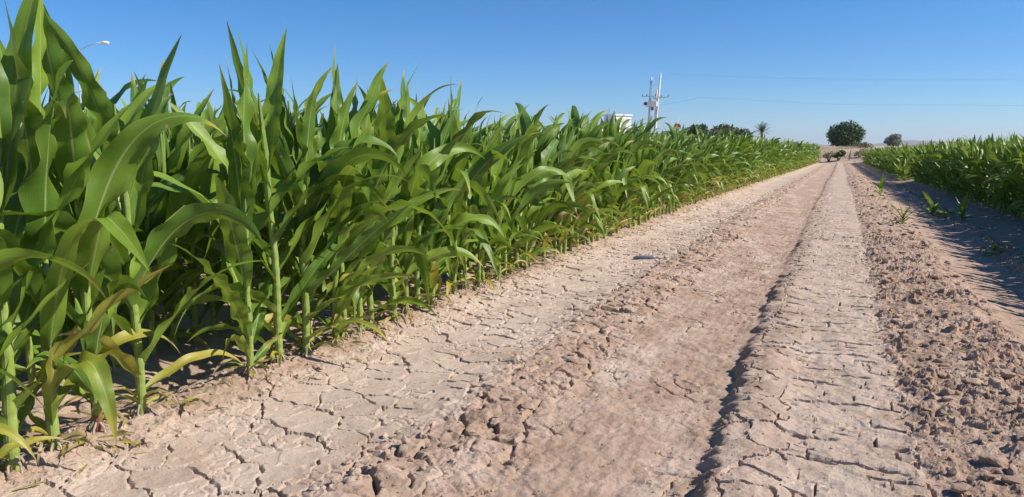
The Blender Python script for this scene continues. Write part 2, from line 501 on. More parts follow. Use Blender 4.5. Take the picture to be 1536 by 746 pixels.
    pale = pale + .18 * D * band(-.25, .35, xs, .1) + .25 * Cc * sstep(-.1, .5, perlin(x * 2.2, y * .5, 95)) + A * .3 * perlin(x * 1.3, y * 1.3, 96)
    tint[..., 0] = np.clip(pale * near + (1 - near) * .55, 0, 1)
    tint[..., 1] = sstep(72, 88, y) * np.clip(.6 + .6 * fbm(x * .06, y * .03, 97, 2), 0, 1)
    return z, tint

def graded(stops):
    """stops: list of (position, spacing there); spacing interpolates linearly between stops"""
    out = [stops[0][0]]
    for (a, s), (b, s2) in zip(stops[:-1], stops[1:]):
        v = a
        while True:
            t = (v - a) / (b - a)
            st = s + (s2 - s) * min(1, max(0, t))
            v = v + st
            if v >= b - st * .4:
                out.append(b); break
            out.append(v)
    return np.array(out)

def far_x():
    a = [4.8]; s = .4
    while a[-1] < 14500:
        s *= 1.22; a.append(a[-1] + s)
    return np.array(a)

def build_ground():
    fx = far_x()
    patches = []
    xa = np.concatenate([-fx[::-1], graded([(-4.79, .08), (-3.75, .022), (-3.25, .0085), (1.45, .0085), (1.9, .016), (2.5, .03), (4.79, .12)])[:-1], fx])
    xb = np.concatenate([-fx[::-1], graded([(-4.79, .10), (-3.7, .03), (-3.3, .014), (2.4, .014), (3.2, .03), (4.79, .10)])[:-1], fx])
    xc = np.concatenate([-fx[::-1], graded([(-4.79, .12), (-3.5, .035), (3.4, .035), (4.79, .12)])[:-1], fx])
    ybk = -np.array([14500, 4000, 1500, 600, 250, 100, 40, 15, 6, 3, 2, 1.2, .6, .3])
    ya = np.concatenate([ybk, graded([(0, .12), (1.5, .04), (2.1, .0105), (3.2, .0085), (5.6, .012)])])
    yb = graded([(5.585, .0125), (9, .019), (14.0, .03)])
    ymore = [72.0]; s = .45
    while ymore[-1] < 14500:
        s *= 1.10; ymore.append(ymore[-1] + s)
    yc = np.concatenate([graded([(13.95, .03), (25, .07), (45, .18), (72, .45)])[:-1], np.array(ymore)])
    Vs = []; Fs = []; Ts = []; base = 0
    for xs_, ys_ in ((xa, ya), (xb, yb), (xc, yc)):
        Xg, Yg = np.meshgrid(xs_, ys_)
        dx = np.gradient(xs_); dy = np.gradient(ys_)
        DX, DY = np.meshgrid(dx, dy)
        Z, T = ground_z(Xg, Yg, np.maximum(DX, DY * .6))
        ny, nx = Xg.shape
        idx = np.arange(ny * nx).reshape(ny, nx) + base
        F = np.stack([idx[:-1, :-1], idx[:-1, 1:], idx[1:, 1:], idx[1:, :-1]], -1).reshape(-1, 4)
        Vs.append(np.stack([Xg, Yg, Z], -1).reshape(-1, 3)); Ts.append(T.reshape(-1, 3)); Fs.append(F)
        base += ny * nx
    V = np.concatenate(Vs); T = np.concatenate(Ts); F = np.concatenate(Fs)
    print('ground quads', len(F))
    o = link('ground', mesh_np('ground', V * U, F, None, T, False, [M_SOIL]))
    tag(o, 'dry tan soil of a field track with cracked crust and wheel ruts', 'ground', kind='structure')
    return o
build_ground()

def gz(x, y):
    z, _ = ground_z(np.array([float(x)]), np.array([float(y)]))
    return float(z[0])

def gz_smooth(x, y, r=.05):
    a = np.array([0, r, -r, 0, 0]); b = np.array([0, 0, 0, r, -r])
    z, _ = ground_z(a + x, b + y)
    return float(np.median(z))

# ------------------------------------------------------------------ loose clods
ICO_T = (1 + 5 ** .5) / 2
ICO_V = np.array([[-1, ICO_T, 0], [1, ICO_T, 0], [-1, -ICO_T, 0], [1, -ICO_T, 0], [0, -1, ICO_T], [0, 1, ICO_T], [0, -1, -ICO_T], [0, 1, -ICO_T], [ICO_T, 0, -1], [ICO_T, 0, 1], [-ICO_T, 0, -1], [-ICO_T, 0, 1]]) / (1 + ICO_T ** 2) ** .5
ICO_F = np.array([[0, 11, 5], [0, 5, 1], [0, 1, 7], [0, 7, 10], [0, 10, 11], [1, 5, 9], [5, 11, 4], [11, 10, 2], [10, 7, 6], [7, 1, 8], [3, 9, 4], [3, 4, 2], [3, 2, 6], [3, 6, 8], [3, 8, 9], [4, 9, 5], [2, 4, 11], [6, 2, 10], [8, 6, 7], [9, 8, 1]])
def subdiv(V, F):
    V = list(map(tuple, V)); cache = {}; out = []
    def midp(a, b):
        k = (min(a, b), max(a, b))
        if k not in cache:
            m = (np.array(V[a]) + np.array(V[b])) / 2
            V.append(tuple(m / np.linalg.norm(m))); cache[k] = len(V) - 1
        return cache[k]
    for a, b, c in F:
        ab, bc, ca = midp(a, b), midp(b, c), midp(c, a)
        out += [[a, ab, ca], [b, bc, ab], [c, ca, bc], [ab, bc, ca]]
    return np.array(V), np.array(out)
ICO2 = subdiv(ICO_V, ICO_F)
ICO3 = subdiv(*ICO2)

def clod_shape(rng, V, rough=.28):
    """an angular lump: sphere cut by random planes"""
    P = V.copy()
    for k in range(9):
        d = rng.normal(size=3); d /= np.linalg.norm(d)
        h = rng.uniform(.45, .85)
        dd = P @ d
        P = P - np.outer(np.maximum(dd - h, 0), d) * .9
    P = P * (1 + rough * .25 * rng.normal(size=(len(P), 1)))
    return P * np.array([rng.uniform(.8, 1.25), rng.uniform(.75, 1.1), rng.uniform(.5, .8)])

def scatter_clods():
    rng = np.random.default_rng(5)
    shapes = [clod_shape(rng, ICO_V, .3) for _ in range(12)] + [clod_shape(rng, ICO2[0], .2) for _ in range(8)]
    Vs = []; Fs = []; Ts = []; n = 0
    X = []; Y = []; Sz = []
    def zone(cnt, x0, x1, y0, y1, s0, s1, pw=1.6):
        t = rng.random(cnt)
        y = y0 * (y1 / y0) ** t
        X.append(rng.uniform(x0, x1, cnt)); Y.append(y)
        Sz.append((s0 + (s1 - s0) * rng.random(cnt) ** (pw * 2)) * (1 + y * .012))
    zone(1500, .45, 1.35, 3, 40, .006, .045)
    zone(900, -2.1, -1.45, 2.6, 40, .005, .032)
    zone(600, 2.02, 2.5, 5, 35, .008, .05)
    zone(900, -3.7, -3.0, 2.2, 30, .005, .028)
    zone(500, -1.5, -.5, 2.8, 16, .003, .010)
    zone(300, -.56, -.36, 3, 25, .005, .026)
    zone(450, -3.1, -2.0, 2.4, 14, .003, .009)
    zone(400, -.4, .4, 3, 14, .003, .010)
    X = np.concatenate(X); Y = np.concatenate(Y); Sz = np.concatenate(Sz)
    Z, T = ground_z(X, Y)
    for x, y, s, z, t in zip(X, Y, Sz, Z, T):
        k = rng.integers(12) if s < .018 else 12 + rng.integers(8)
        P = shapes[k]; F = ICO_F if k < 12 else ICO2[1]
        a = rng.uniform(0, 6.283); ca, sa = math.cos(a), math.sin(a)
        Q = np.stack([P[:, 0] * ca - P[:, 1] * sa, P[:, 0] * sa + P[:, 1] * ca, P[:, 2]], 1) * s
        Vs.append((Q + [x, y, z + s * .22]) * U); Fs.append(F + n); n += len(P)
        Ts.append(np.tile(np.clip(t + rng.normal() * .15, 0, 1) * [1, 0, 0], (len(P), 1)))
    o = link('dirt_crumbs', mesh_np('dirt_crumbs', np.concatenate(Vs), np.concatenate(Fs), None, np.concatenate(Ts), False, [M_SOIL]))
    tag(o, 'loose crumbs and small lumps of dry soil scattered along the track', 'soil', kind='stuff')
    # the bigger clods one by one
    big = []
    for k in range(7):
        P = clod_shape(rng, ICO3[0], .10)
        P = P * (1 + .10 * fbm(P[:, 0] * 2.2 + k * 5, P[:, 1] * 2.2 + P[:, 2] * 1.7, 60 + k, 3)[:, None])
        big.append(mesh_np('dirt_clod', P, ICO3[1], None, np.tile([[.18, 0, 0]], (len(P), 1)), False, [M_SOIL]))
    spots = [(.70, 3.95, .07), (.92, 4.35, .085), (.62, 4.65, .055), (1.05, 4.9, .06), (.80, 5.25, .07), (.56, 5.6, .045), (1.15, 5.7, .065), (.95, 6.1, .05),
             (.7, 6.7, .055), (1.2, 6.9, .06), (.9, 7.5, .05), (1.28, 8.0, .055), (.62, 8.4, .05), (1.0, 8.9, .055)]
    for i, (x, y, s) in enumerate(spots):
        c = link('dirt_clod', big[i % 7], None, (x * U, y * U, (gz_smooth(x, y) + s * .02) * U), rng.uniform(0, 6.28))
        c.scale = (s * U, s * U, s * U * .8)
        tag(c, 'lump of brown soil in the ploughed strip beside the tyre track', 'dirt clod', 'clods in the ploughed strip')
    spots = [(-1.72, 3.25, .05), (-1.55, 3.9, .045), (-1.85, 4.6, .05), (-1.66, 5.4, .045), (-1.9, 6.3, .05), (-1.75, 7.4, .045), (-1.95, 8.6, .05)]
    for i, (x, y, s) in enumerate(spots):
        c = link('dirt_clod', big[(i + 3) % 7], None, (x * U, y * U, (gz_smooth(x, y) + s * .02) * U), rng.uniform(0, 6.28))
        c.scale = (s * U, s * U, s * U * .8)
        tag(c, 'pale lump of soil on the broken ridge beside the wheel rut', 'dirt clod', 'clods on the broken ridge')
    spots = [(2.12, 11.2, .075), (2.22, 12.1, .07), (2.1, 13.6, .06), (2.28, 14.6, .07), (2.15, 16.2, .06), (2.3, 17.2, .07), (2.05, 10.2, .07)]
    for i, (x, y, s) in enumerate(spots):
        c = link('dirt_clod', big[(i + 5) % 7], None, (x * U, y * U, (gz_smooth(x, y) + s * .05) * U), rng.uniform(0, 6.28))
        c.scale = (s * U, s * U, s * U * .8)
        tag(c, 'lump of soil on the low bank of the shaded ditch', 'dirt clod', 'clods on the ditch bank')
scatter_clods()

# ------------------------------------------------------------------ maize
WIND = (.12, .993)
def leaf_arrays(rng, base, az, th0, L, W, droop, wind, twist, wave, yellow, g, n=14, m=4, fold=1.0, kink=None, r0=.010):
    ca, sa = math.cos(az), math.sin(az)
    dx, dy, dz = math.cos(th0) * ca, math.cos(th0) * sa, math.sin(th0)
    sx, sy, sz = -sa, ca, 0.0
    px, py, pz = base[0] + ca * r0, base[1] + sa * r0, base[2]
    P = []; Sd = []; Nn = []
    st = 1.0 / n; ds = L / n
    wv = wind * rng.uniform(.15, 1.75)
    for k in range(n + 1):
        s = k / n
        P.append((px, py, pz)); Sd.append((sx, sy, sz))
        Nn.append((dy * sz - dz * sy, dz * sx - dx * sz, dx * sy - dy * sx))
        gq = droop * (s ** 1.2 + .08)
        if kink is not None and abs(s - kink) < .06: gq += 11.0
        dx += st * wv * WIND[0] * (s + .15); dy += st * wv * WIND[1] * (s + .15); dz -= st * gq
        q = 1 / math.sqrt(dx * dx + dy * dy + dz * dz); dx *= q; dy *= q; dz *= q
        t = sx * dx + sy * dy + sz * dz
        sx -= dx * t; sy -= dy * t; sz -= dz * t
        a = twist * st; nx, ny, nz = dy * sz - dz * sy, dz * sx - dx * sz, dx * sy - dy * sx
        c, b = math.cos(a), math.sin(a)
        sx, sy, sz = sx * c + nx * b, sy * c + ny * b, sz * c + nz * b
        q = 1 / math.sqrt(sx * sx + sy * sy + sz * sz); sx *= q; sy *= q; sz *= q
        px += dx * ds; py += dy * ds; pz += dz * ds
    P = np.array(P); Sd = np.array(Sd); Nn = np.array(Nn)
    s = np.linspace(0, 1, n + 1)
    w = np.where(s < .30, .62 + .38 * np.sin(np.clip(s / .30, 0, 1) * np.pi / 2), 1 - (np.clip(s - .30, 0, 1) / .70) ** 1.65)
    w = W * np.maximum(w, .015)
    fo = fold * (.95 * np.exp(-s / .10) + .34 - .12 * s)
    u = np.linspace(-1, 1, m + 1)
    au = np.abs(u)
    fr = rng.uniform(2.5, 5.5) if n > 20 else rng.uniform(2.0, 3.6); ph = rng.uniform(0, 6.28, 2)
    env = wave * np.sin(np.clip(s * 1.15, 0, 1) * np.pi) ** .6
    wl = env * np.sin(2 * np.pi * fr * s + ph[0]); wr = env * np.sin(2 * np.pi * fr * 1.13 * s + ph[1])
    half = w[:, None] / 2
    lat = u[None, :] * half * np.cos(fo)[:, None]
    ris = au[None, :] * half * np.sin(fo)[:, None]
    ris = ris + np.where(u < 0, wl[:, None], wr[:, None]) * au[None, :] ** 1.6 * half * .9
    V = P[:, None, :] + Sd[:, None, :] * lat[..., None] + Nn[:, None, :] * ris[..., None]
    k = m + 1
    idx = np.arange((n + 1) * k).reshape(n + 1, k)
    F = np.stack([idx[:-1, :-1], idx[:-1, 1:], idx[1:, 1:], idx[1:, :-1]], -1).reshape(-1, 4)
    uv = np.stack(np.broadcast_arrays((u[None, :] + 1) / 2, s[:, None]), -1).reshape(-1, 2)
    tip = rng.uniform(.2, 1.0) * (rng.random() < .6)
    yl = np.clip(yellow * (.45 + .75 * s) + tip * np.clip((s - .84) / .16, 0, 1), 0, 1)
    T = np.zeros((n + 1, k, 3)); T[..., 0] = yl[:, None]; T[..., 1] = g
    return V.reshape(-1, 3), F, uv, T.reshape(-1, 3)

def stalk_arrays(rng, hs, r, nodes, red, dry, seg=8, detail=True):
    zs = [-.04]; rs = [r * 1.02]; gr = [0.0]
    if detail:
        for i, z in enumerate(nodes):
            t = z / hs
            rr = r * (1.0 - .25 * t)
            zs += [z - .012, z, z + .004, z + .02]
            rs += [rr * 1.0, rr * 1.03, rr * 1.10, rr * 1.06]
            gr += [.0, .1, .15, .05 + .5 * t]
    else:
        zs += [hs * .5]; rs += [r]; gr += [.3]
    zs += [hs * 1.02, hs * 1.30]; rs += [r * .95, r * .22]; gr += [.8, 1.0]
    o = np.argsort(zs, kind='stable')
    zs = np.array(zs)[o]; rs = np.array(rs)[o]; gr = np.array(gr)[o]
    lean = rng.normal(size=2) * .015
    zz = zs / hs
    cx = lean[0] * zz ** 2 + .004 * np.sin(zz * 9 + rng.uniform(0, 6)); cy = lean[1] * zz ** 2
    cx -= np.interp(0, zs, cx); cy -= np.interp(0, zs, cy)
    a = np.arange(seg) / seg * 2 * np.pi
    V = np.stack([cx[:, None] + rs[:, None] * np.cos(a), cy[:, None] + rs[:, None] * np.sin(a), np.repeat(zs[:, None], seg, 1)], -1)
    n = len(zs)
    i, k = np.meshgrid(np.arange(n - 1), np.arange(seg), indexing='ij')
    F = np.stack([i * seg + k, i * seg + (k + 1) % seg, (i + 1) * seg + (k + 1) % seg, (i + 1) * seg + k], -1).reshape(-1, 4)
    uv = np.stack(np.broadcast_arrays((np.arange(seg) / seg)[None, :], zz[:, None]), -1).reshape(-1, 2)
    T = np.zeros((n, seg, 3))
    T[..., 0] = (red * np.clip(1 - zs / .13, 0, 1) ** .5)[:, None]
    T[..., 1] = gr[:, None]
    T[..., 2] = (dry * np.clip(1 - zs / .10, 0, 1))[:, None]
    return V.reshape(-1, 3), F, uv, T.reshape(-1, 3), (lambda z: (np.interp(z, zs, cx), np.interp(z, zs, cy)))

def plant_parts(rng, H, wind=.5, yellow=.6, red=.3, lod=0, az0=None, nl=None, spread=1.0):
    """list of (name, V, F, uv, tint, withered)"""
    n, m = ((14, 4), (9, 2), (5, 2), (26, 6))[lod]
    lod = 0 if lod == 3 else lod
    if nl is None: nl = int(rng.integers(13, 16)) if lod == 0 else (11 if lod == 1 else 9)
    hs = .57 * H
    az0 = rng.uniform(0, 6.283) if az0 is None else az0
    ts = np.linspace(0, 1, nl)
    nodes = hs * (.06 + .94 * ts ** 1.28)
    r = rng.uniform(.0125, .0165) * (H / 1.3) ** .5
    SV, SF, SU, ST, ctr = stalk_arrays(rng, hs, r, nodes[:max(3, nl - 3)], red, rng.uniform(0, .8) * yellow, 8 if lod == 0 else 4, lod == 0)
    parts = [['stalk', SV, SF, SU, ST, False]]
    for i, t in enumerate(ts):
        I = lambda v: float(np.interp(t, [0, .2, .5, .75, 1], v))
        L = H * I([.24, .37, .47, .47, .37]) * rng.uniform(.85, 1.15)
        W = I([.040, .066, .098, .108, .078]) * rng.uniform(.78, 1.12) * (H / 1.3) ** .5
        th = R(I([38, 52, 62, 70, 83]) + rng.normal() * 8)
        dr = I([3.2, 3.3, 3.4, 3.4, 1.7]) * rng.uniform(.12, 1.75)
        az = az0 + math.pi * i + rng.normal() * .65
        if t < .11: ye = yellow * rng.uniform(.4, 1.1)
        elif t < .26: ye = yellow * rng.uniform(0, .75)
        else: ye = 0.0 if rng.random() < .9 else rng.uniform(.05, .25)
        kink = rng.uniform(.42, .7) if (.2 < t < .68 and rng.random() < .25) else None
        cx, cy = ctr(nodes[i])
        V, F, uv, T = leaf_arrays(rng, (cx, cy, nodes[i]), az, th, L, W, dr, wind * (.5 + .8 * t), rng.normal() * 1.3, rng.uniform(.22, .62) if lod < 2 else .2,
                                  ye, rng.random(), n, m, 1.0, kink if lod == 0 else None, r * .7)
        V[:, 2] = np.maximum(V[:, 2], .012 + .01 * rng.random())
        parts.append(['leaf', V, F, uv, T, ye > .35])
    zmax = max(p[1][:, 2].max() for p in parts)
    k = H / zmax
    for p in parts:
        p[1] = p[1] * np.array([min(k, 1.08), min(k, 1.08), k])
    return parts

def make_plant(parts, name='maize_plant'):
    root = link(name, None)
    root.empty_display_size = .1
    for nm, V, F, uv, T, dead in parts:
        o = link(nm, mesh_np(nm, V, F, uv, T, True, [M_STALK if nm == 'stalk' else M_LEAF]), root)
        if dead: o['label'] = 'withering yellow bottom leaf'
    return root

def root_crown(g_, root, r=.016):
    mb = MB()
    for k in range(7):
        a = k * .9 + g_.uniform(-.2, .2); q = g_.uniform(.030, .052)
        mb.tube([(math.cos(a) * r * .7, math.sin(a) * r * .7, g_.uniform(.030, .055)), (math.cos(a) * q * .75, math.sin(a) * q * .75, .026), (math.cos(a) * q, math.sin(a) * q, -.03)], [.0045, .004, .003], 5, False)
    mb.build('root_crown', M_TWIG, root, True)
    for k in range(int(g_.integers(1, 4))):
        V, F, uv, T = leaf_arrays(g_, (0, 0, g_.uniform(.02, .07)), g_.uniform(0, 6.28), R(g_.uniform(20, 60)), g_.uniform(.10, .24), g_.uniform(.014, .026), g_.uniform(4, 8), 0, g_.normal() * 3, .5, 1.0, .5, 9, 2, 1.6, None, r)
        V[:, 2] = np.maximum(V[:, 2], .014)
        o = link('leaf', mesh_np('leaf', V, F, uv, T, True, [M_LEAF]), root)
        o['label'] = 'dead straw coloured leaf at the stalk foot'

def copy_plant(root):
    c = root.copy(); C.objects.link(c)
    for ch in root.children:
        d = ch.copy(); C.objects.link(d); d.parent = c
    return c

def height_l(y):
    return float(np.interp(y, [2, 4, 6, 10, 20, 45, 72], [2.10, 2.05, 1.95, 1.86, 1.82, 1.74, 1.55]))
def height_r(y):
    return float(np.interp(y, [5, 20, 30, 45, 72], [1.74, 1.70, 1.62, 1.45, 1.12]))

rng = np.random.default_rng(11)
# spots of every plant: (x, y, row index, side)
left_first = [1.70, 1.92, 2.17, 2.40, 2.63, 2.90, 3.70, 4.00, 4.25, 4.36, 4.58, 4.72]
spots = []
for y in left_first: spots.append((ROW_L + rng.normal() * .025, y, 0, 'l'))
y = 4.90
while y < FIELD_END:
    spots.append((ROW_L * float(narrow(y)) + rng.normal() * .03, y, 0, 'l')); y += rng.uniform(.15, .33)
for r_ in range(1, 12):
    y = 1.4 + r_ * .35
    ymax = FIELD_END if r_ < 4 else (36 if r_ < 7 else 24)
    while y < ymax:
        if rng.random() > .04:
            spots.append((ROW_L * float(narrow(y)) - r_ * ROW_GAP + rng.normal() * .035, y, r_, 'l'))
        y += rng.uniform(.15, .32)
# sunlit break across the opposite field
sx, sy = SUN_AZ
def in_gap(x, y):
    d = (x - 2.6) * -sy + (y - 37.3) * sx
    return abs(d) < .75
for r_ in range(0, 6):
    y = 3.0
    while y < FIELD_END:
        x = float(row_r(y)) + r_ * .9 + rng.normal() * .035
        if rng.random() > .03 and not in_gap(x, y):
            spots.append((x, y, r_, 'r'))
        y += rng.uniform(.10, .20)

def is_single(x, y, r_, side):
    if side == 'l':
        return (r_ == 0 and y < 34) or (r_ == 1 and 2.3 < y < 12.5) or (r_ == 2 and 3.2 < y < 9.5)
    return r_ == 0 and 17.2 < y < 31.0
single = [s for s in spots if is_single(*s)]
rest = [s for s in spots if not is_single(*s)]
print('single plants', len(single), 'rest', len(rest))

ORD = ['first', 'second', 'third', 'fourth', 'fifth', 'sixth', 'seventh', 'eighth', 'ninth', 'tenth', 'eleventh', 'twelfth']
HERO = {   # index in the outer row: label, withering, reddish foot, height
    2: ('tall maize plant with spear leaves standing above all other crop tops', .7, .2, 2.30),
    3: ('maize plant with a withered straw bottom leaf, beside the one with reddish stalk foot', 1.0, .2, None),
    4: ('maize plant with a bare reddish brown stalk foot', .3, 1.0, None),
    5: ('maize plant with yellow drooping bottom leaves just before the gap in the outer row', 1.0, .1, None),
}
for k in range(12):
    HERO[6 + k] = (ORD[k] + ' maize plant after the wide gap in the sunlit outer row', (.5, .2, .6, .8, .4, .9)[k % 6], .1, None)
proto_l = []; proto_r = []
lib_rng = np.random.default_rng(77)
for i in range(24): proto_l.append(None)
for i in range(14): proto_r.append(None)
ni = 0
for i, (x, y, r_, side) in enumerate(single):
    H0 = height_l(y) if side == 'l' else height_r(y)
    H = H0 * rng.uniform(.86, 1.10)
    if side == 'l' and (y < 8.5 and r_ == 0 or y < 4.5 and r_ == 1):
        ye, red = rng.uniform(.3, .9), rng.uniform(0, .5)
        if r_ == 0 and i in HERO:
            lab, ye, red, hh = HERO[i]
            H = hh or H
        p = make_plant(plant_parts(np.random.default_rng(300 + i), H * U, min(.9, max(0.0, .13 * (y - 3.2))), ye, red, 3 if y < 6 and r_ == 0 else 0))
        if r_ == 0: root_crown(np.random.default_rng(900 + i), p)
    else:
        lib = proto_l if side == 'l' else proto_r
        k = int(rng.integers(len(lib)))
        if lib[k] is None:
            lib[k] = (make_plant(plant_parts(lib_rng, 1.17, lib_rng.uniform(.8, 1.35) if side == 'l' else .3, lib_rng.uniform(.7, 1.2) if side == 'l' else .12, lib_rng.uniform(0, .4))))
            p = lib[k]
        else:
            p = copy_plant(lib[k])
        s = H / 1.8
        p.scale = (s, s, s)
        p.rotation_euler = (rng.normal() * .035, rng.normal() * .035, rng.normal() * .5)
    p.location = (x * U, y * U, gz_smooth(x, y) * U - .012)
    if side == 'l' and r_ == 0:
        if i in HERO: tag(p, HERO[i][0], 'maize plant', 'maize plants along the cracked strip')
        else: tag(p, 'maize plant in the sunlit outer row beside the pale cracked strip', 'maize plant', 'maize plants along the cracked strip')
    elif side == 'l':
        tag(p, ('maize plant in the second row behind the sunlit outer row', 'maize plant in the third row behind the sunlit outer row')[r_ - 1], 'maize plant',
            ('second row of maize', 'third row of maize')[r_ - 1])
    else:
        tag(p, 'maize plant in the outer row along the shaded ditch', 'maize plant', 'maize plants along the shaded ditch')

# all further plants of the crop: one mass
def build_rest():
    vr = np.random.default_rng(8)
    def join(parts):
        V = []; F = []; Uv = []; T = []; mi = []; n = 0
        for nm, v, f, uv, t, dead in parts:
            V.append(v); F.append(f + n); Uv.append(uv); T.append(t); n += len(v)
            mi.append(np.full(len(f), 1 if nm == 'stalk' else 0, np.int32))
        return [np.concatenate(a) for a in (V, F, Uv, T, mi)]
    libs = {}
    for side, wd in (('l', 1.3), ('r', .35)):
        for lod in (1, 2):
            libs[side, lod] = [join(plant_parts(vr, 1.17, wd * vr.uniform(.7, 1.1), vr.uniform(.4, .9) if side == 'l' else .1, 0, lod)) for _ in range(16)]
    Vs = []; Fs = []; Us = []; Ts = []; Ms = []; n = 0
    for x, y, r_, side in rest:
        H0 = height_l(y) if side == 'l' else height_r(y)
        lod = 1 if (y < 36 and r_ < 6) else 2
        V, F, Uv, T, mi = libs[side, lod][vr.integers(16)]
        s = H0 * vr.uniform(.88, 1.09) / 1.8; a = vr.normal() * .35
        ca, sa = math.cos(a) * s, math.sin(a) * s
        x, y, z = x * U, y * U, .03
        Q = np.stack([V[:, 0] * ca - V[:, 1] * sa + x, V[:, 0] * sa + V[:, 1] * ca + y, V[:, 2] * s + z], 1)
        Vs.append(Q); Fs.append(F + n); Us.append(Uv); Ts.append(T); Ms.append(mi); n += len(V)
    F = np.concatenate(Fs)
    print('crop quads', len(F))
    me = mesh_np('maize_crop', np.concatenate(Vs), F, np.concatenate(Us), np.concatenate(Ts), True, [M_LEAF, M_STALK])
    me.polygons.foreach_set('material_index', np.concatenate(Ms))
    o = link('maize_crop', me)
    tag(o, 'dense mass of green maize filling the fields behind the outer rows', 'crop', kind='stuff')
build_rest()

# young maize seedlings in the ditch
def seedling(x, y, H, nl, yellow, spread, label, seed, wind=.1, droop=1.0):
    g_ = np.random.default_rng(seed)
    root = link('maize_seedling', None)
    az0 = g_.uniform(0, 6.28)
    SV, SF, SU, ST, ctr = stalk_arrays(g_, H * .3, .008, [H * .08, H * .16, H * .24], .1, 0, 7)
    link('stalk', mesh_np('stalk', SV, SF, SU, ST, True, [M_STALK]), root)
    for i in range(nl):
        t = i / (nl - 1)
        V, F, uv, T = leaf_arrays(g_, (0, 0, H * (.06 + .24 * t)), az0 + math.pi * i + g_.normal() * .5, R(34 + 40 * t) * spread, H * (.55 + .25 * t), .085 * (H / .45),
                                  (2.6 - 1.6 * t) * g_.uniform(.6, 1.5) * droop, wind, g_.normal() * .8, .2, yellow * g_.uniform(.3, 1), g_.uniform(.5, 1), 9, 4, 1.0, None, .005)
        V[:, 2] = np.maximum(V[:, 2], .015)
        link('leaf', mesh_np('leaf', V, F, uv, T, True, [M_LEAF]), root)
    root.location = (x * U, y * U, gz_smooth(x, y) * U - .01)
    root.scale = (U, U, U)
    tag(root, label, 'maize seedling', 'seedlings by the ditch')
seedling(1.12, 15.9, .46, 7, .35, 1.0, 'yellowish green maize seedling alone on the sunlit edge of the ploughed strip', 1)
seedling(1.10, 24.4, .62, 5, .1, 1.15, 'thin upright maize seedling where the ploughed strip meets the shade', 2)
seedling(1.92, 19.1, .62, 8, .0, .9, 'bushy green maize seedling half in sun on the ditch slope', 3, .1, 1.6)
seedling(2.10, 18.5, .40, 6, .0, .8, 'small low maize seedling crowding the bushy one', 4)
seedling(2.36, 18.2, .60, 7, .0, 1.0, 'dark maize seedling standing wholly in the shade of the ditch', 5)
seedling(2.08, 12.7, .42, 5, .15, .85, 'small maize seedling with curled over leaves on the clod bank', 6, .1, 3.4)
seedling(2.45, 37.0, 1.05, 9, .25, 1.0, 'bright sunlit young maize plant in the break of the shaded row', 7)
seedling(2.65, 37.6, .95, 8, .2, 1.0, 'shorter sunlit maize plant deeper in the break of the shaded row', 9)

# fallen dry leaves and straw on the soil
def litter():
    g_ = np.random.default_rng(31)
    Vs = []; Fs = []; Us = []; Ts = []; n = 0
    for k in range(620):
        if k < 300: x, y = g_.uniform(-3.75, -3.0), 2.1 * (30 / 2.1) ** g_.random()
        else: x, y = g_.uniform(.4, 1.5) if k < 480 else g_.uniform(-2.1, .4), 2.9 * 6 ** g_.random()
        L = g_.uniform(.04, .22) if k < 300 else g_.uniform(.02, .07)
        V, F, uv, T = leaf_arrays(g_, (0, 0, .012), g_.uniform(0, 6.28), R(g_.uniform(0, 25)), L, L * g_.uniform(.08, .2), g_.uniform(.2, 1.6), 0, g_.normal() * 1.5, .4, 1.0, .5, 5, 2)
        V[:, 2] = np.maximum(V[:, 2], .004)
        V = V * U + [x * U, y * U, gz(x, y) * U + .004]
        Vs.append(V); Fs.append(F + n); Us.append(uv); Ts.append(T); n += len(V)
    o = link('dry_litter', mesh_np('dry_litter', np.concatenate(Vs), np.concatenate(Fs), np.concatenate(Us), np.concatenate(Ts), True, [M_LEAF]))
    tag(o, 'scraps of dry straw coloured leaf lying on the soil', 'leaf litter', kind='stuff')
litter()

# ------------------------------------------------------------------ grey tube on the cracked strip
def tube_thing():
    x, y = -2.33, 10.05
    root = link('plastic_tube', None, None, (x * U, y * U, gz_smooth(x, y, .1) * U), R(22))
    root.scale = (U, U, U)
    mb = MB(); mb.tube([(-.16, 0, .012), (-.135, 0, .020), (-.10, 0, .026), (.10, 0, .028), (.13, 0, .024), (.145, 0, .014)], [.006, .018, .026, .027, .022, .012], 12)
    mb.build('body', M_TUBE, root, True)
    mb = MB(); mb.tube([(.142, 0, .014), (.20, .004, .012), (.27, -.004, .012), (.33, .012, .014), (.40, .05, .02)], .0045, 6)
    mb.build('hose_tail', M_TWIG, root, True)
    tag(root, 'short grey plastic tube with thin tail lying on the cracked strip', 'tube')
tube_thing()

# ------------------------------------------------------------------ far things
M_CONC = simple_mat('pale_concrete', (.62, .60, .56), .8, .12, 2)
M_DARK = simple_mat('dark_metal', (.07, .07, .075), .5, .2, 5)
M_WHITE = simple_mat('white_paint', (.78, .78, .76), .6, .06, 2)
M_GREYP = simple_mat('grey_paint', (.55, .56, .57), .5, .1, 2)
M_WIRE = simple_mat('weathered_wire', (.34, .35, .37), .5, .1, 2)
M_GLASS = simple_mat('dark_window_glass', (.05, .06, .08), .12, .2, 2)
M_RED = simple_mat('red_paint', (.55, .05, .035), .5, .1, 3)
M_BARK = simple_mat('bark', (.16, .12, .085), .9, .3, 6, 0, .5)
M_PALMT = simple_mat('palm_bark', (.24, .18, .12), .9, .3, 6, 0, .5)

def gnd(x, y):
    return U * float(ground_z(np.array([x / U]), np.array([y / U]), np.array([2.0]))[0][0])

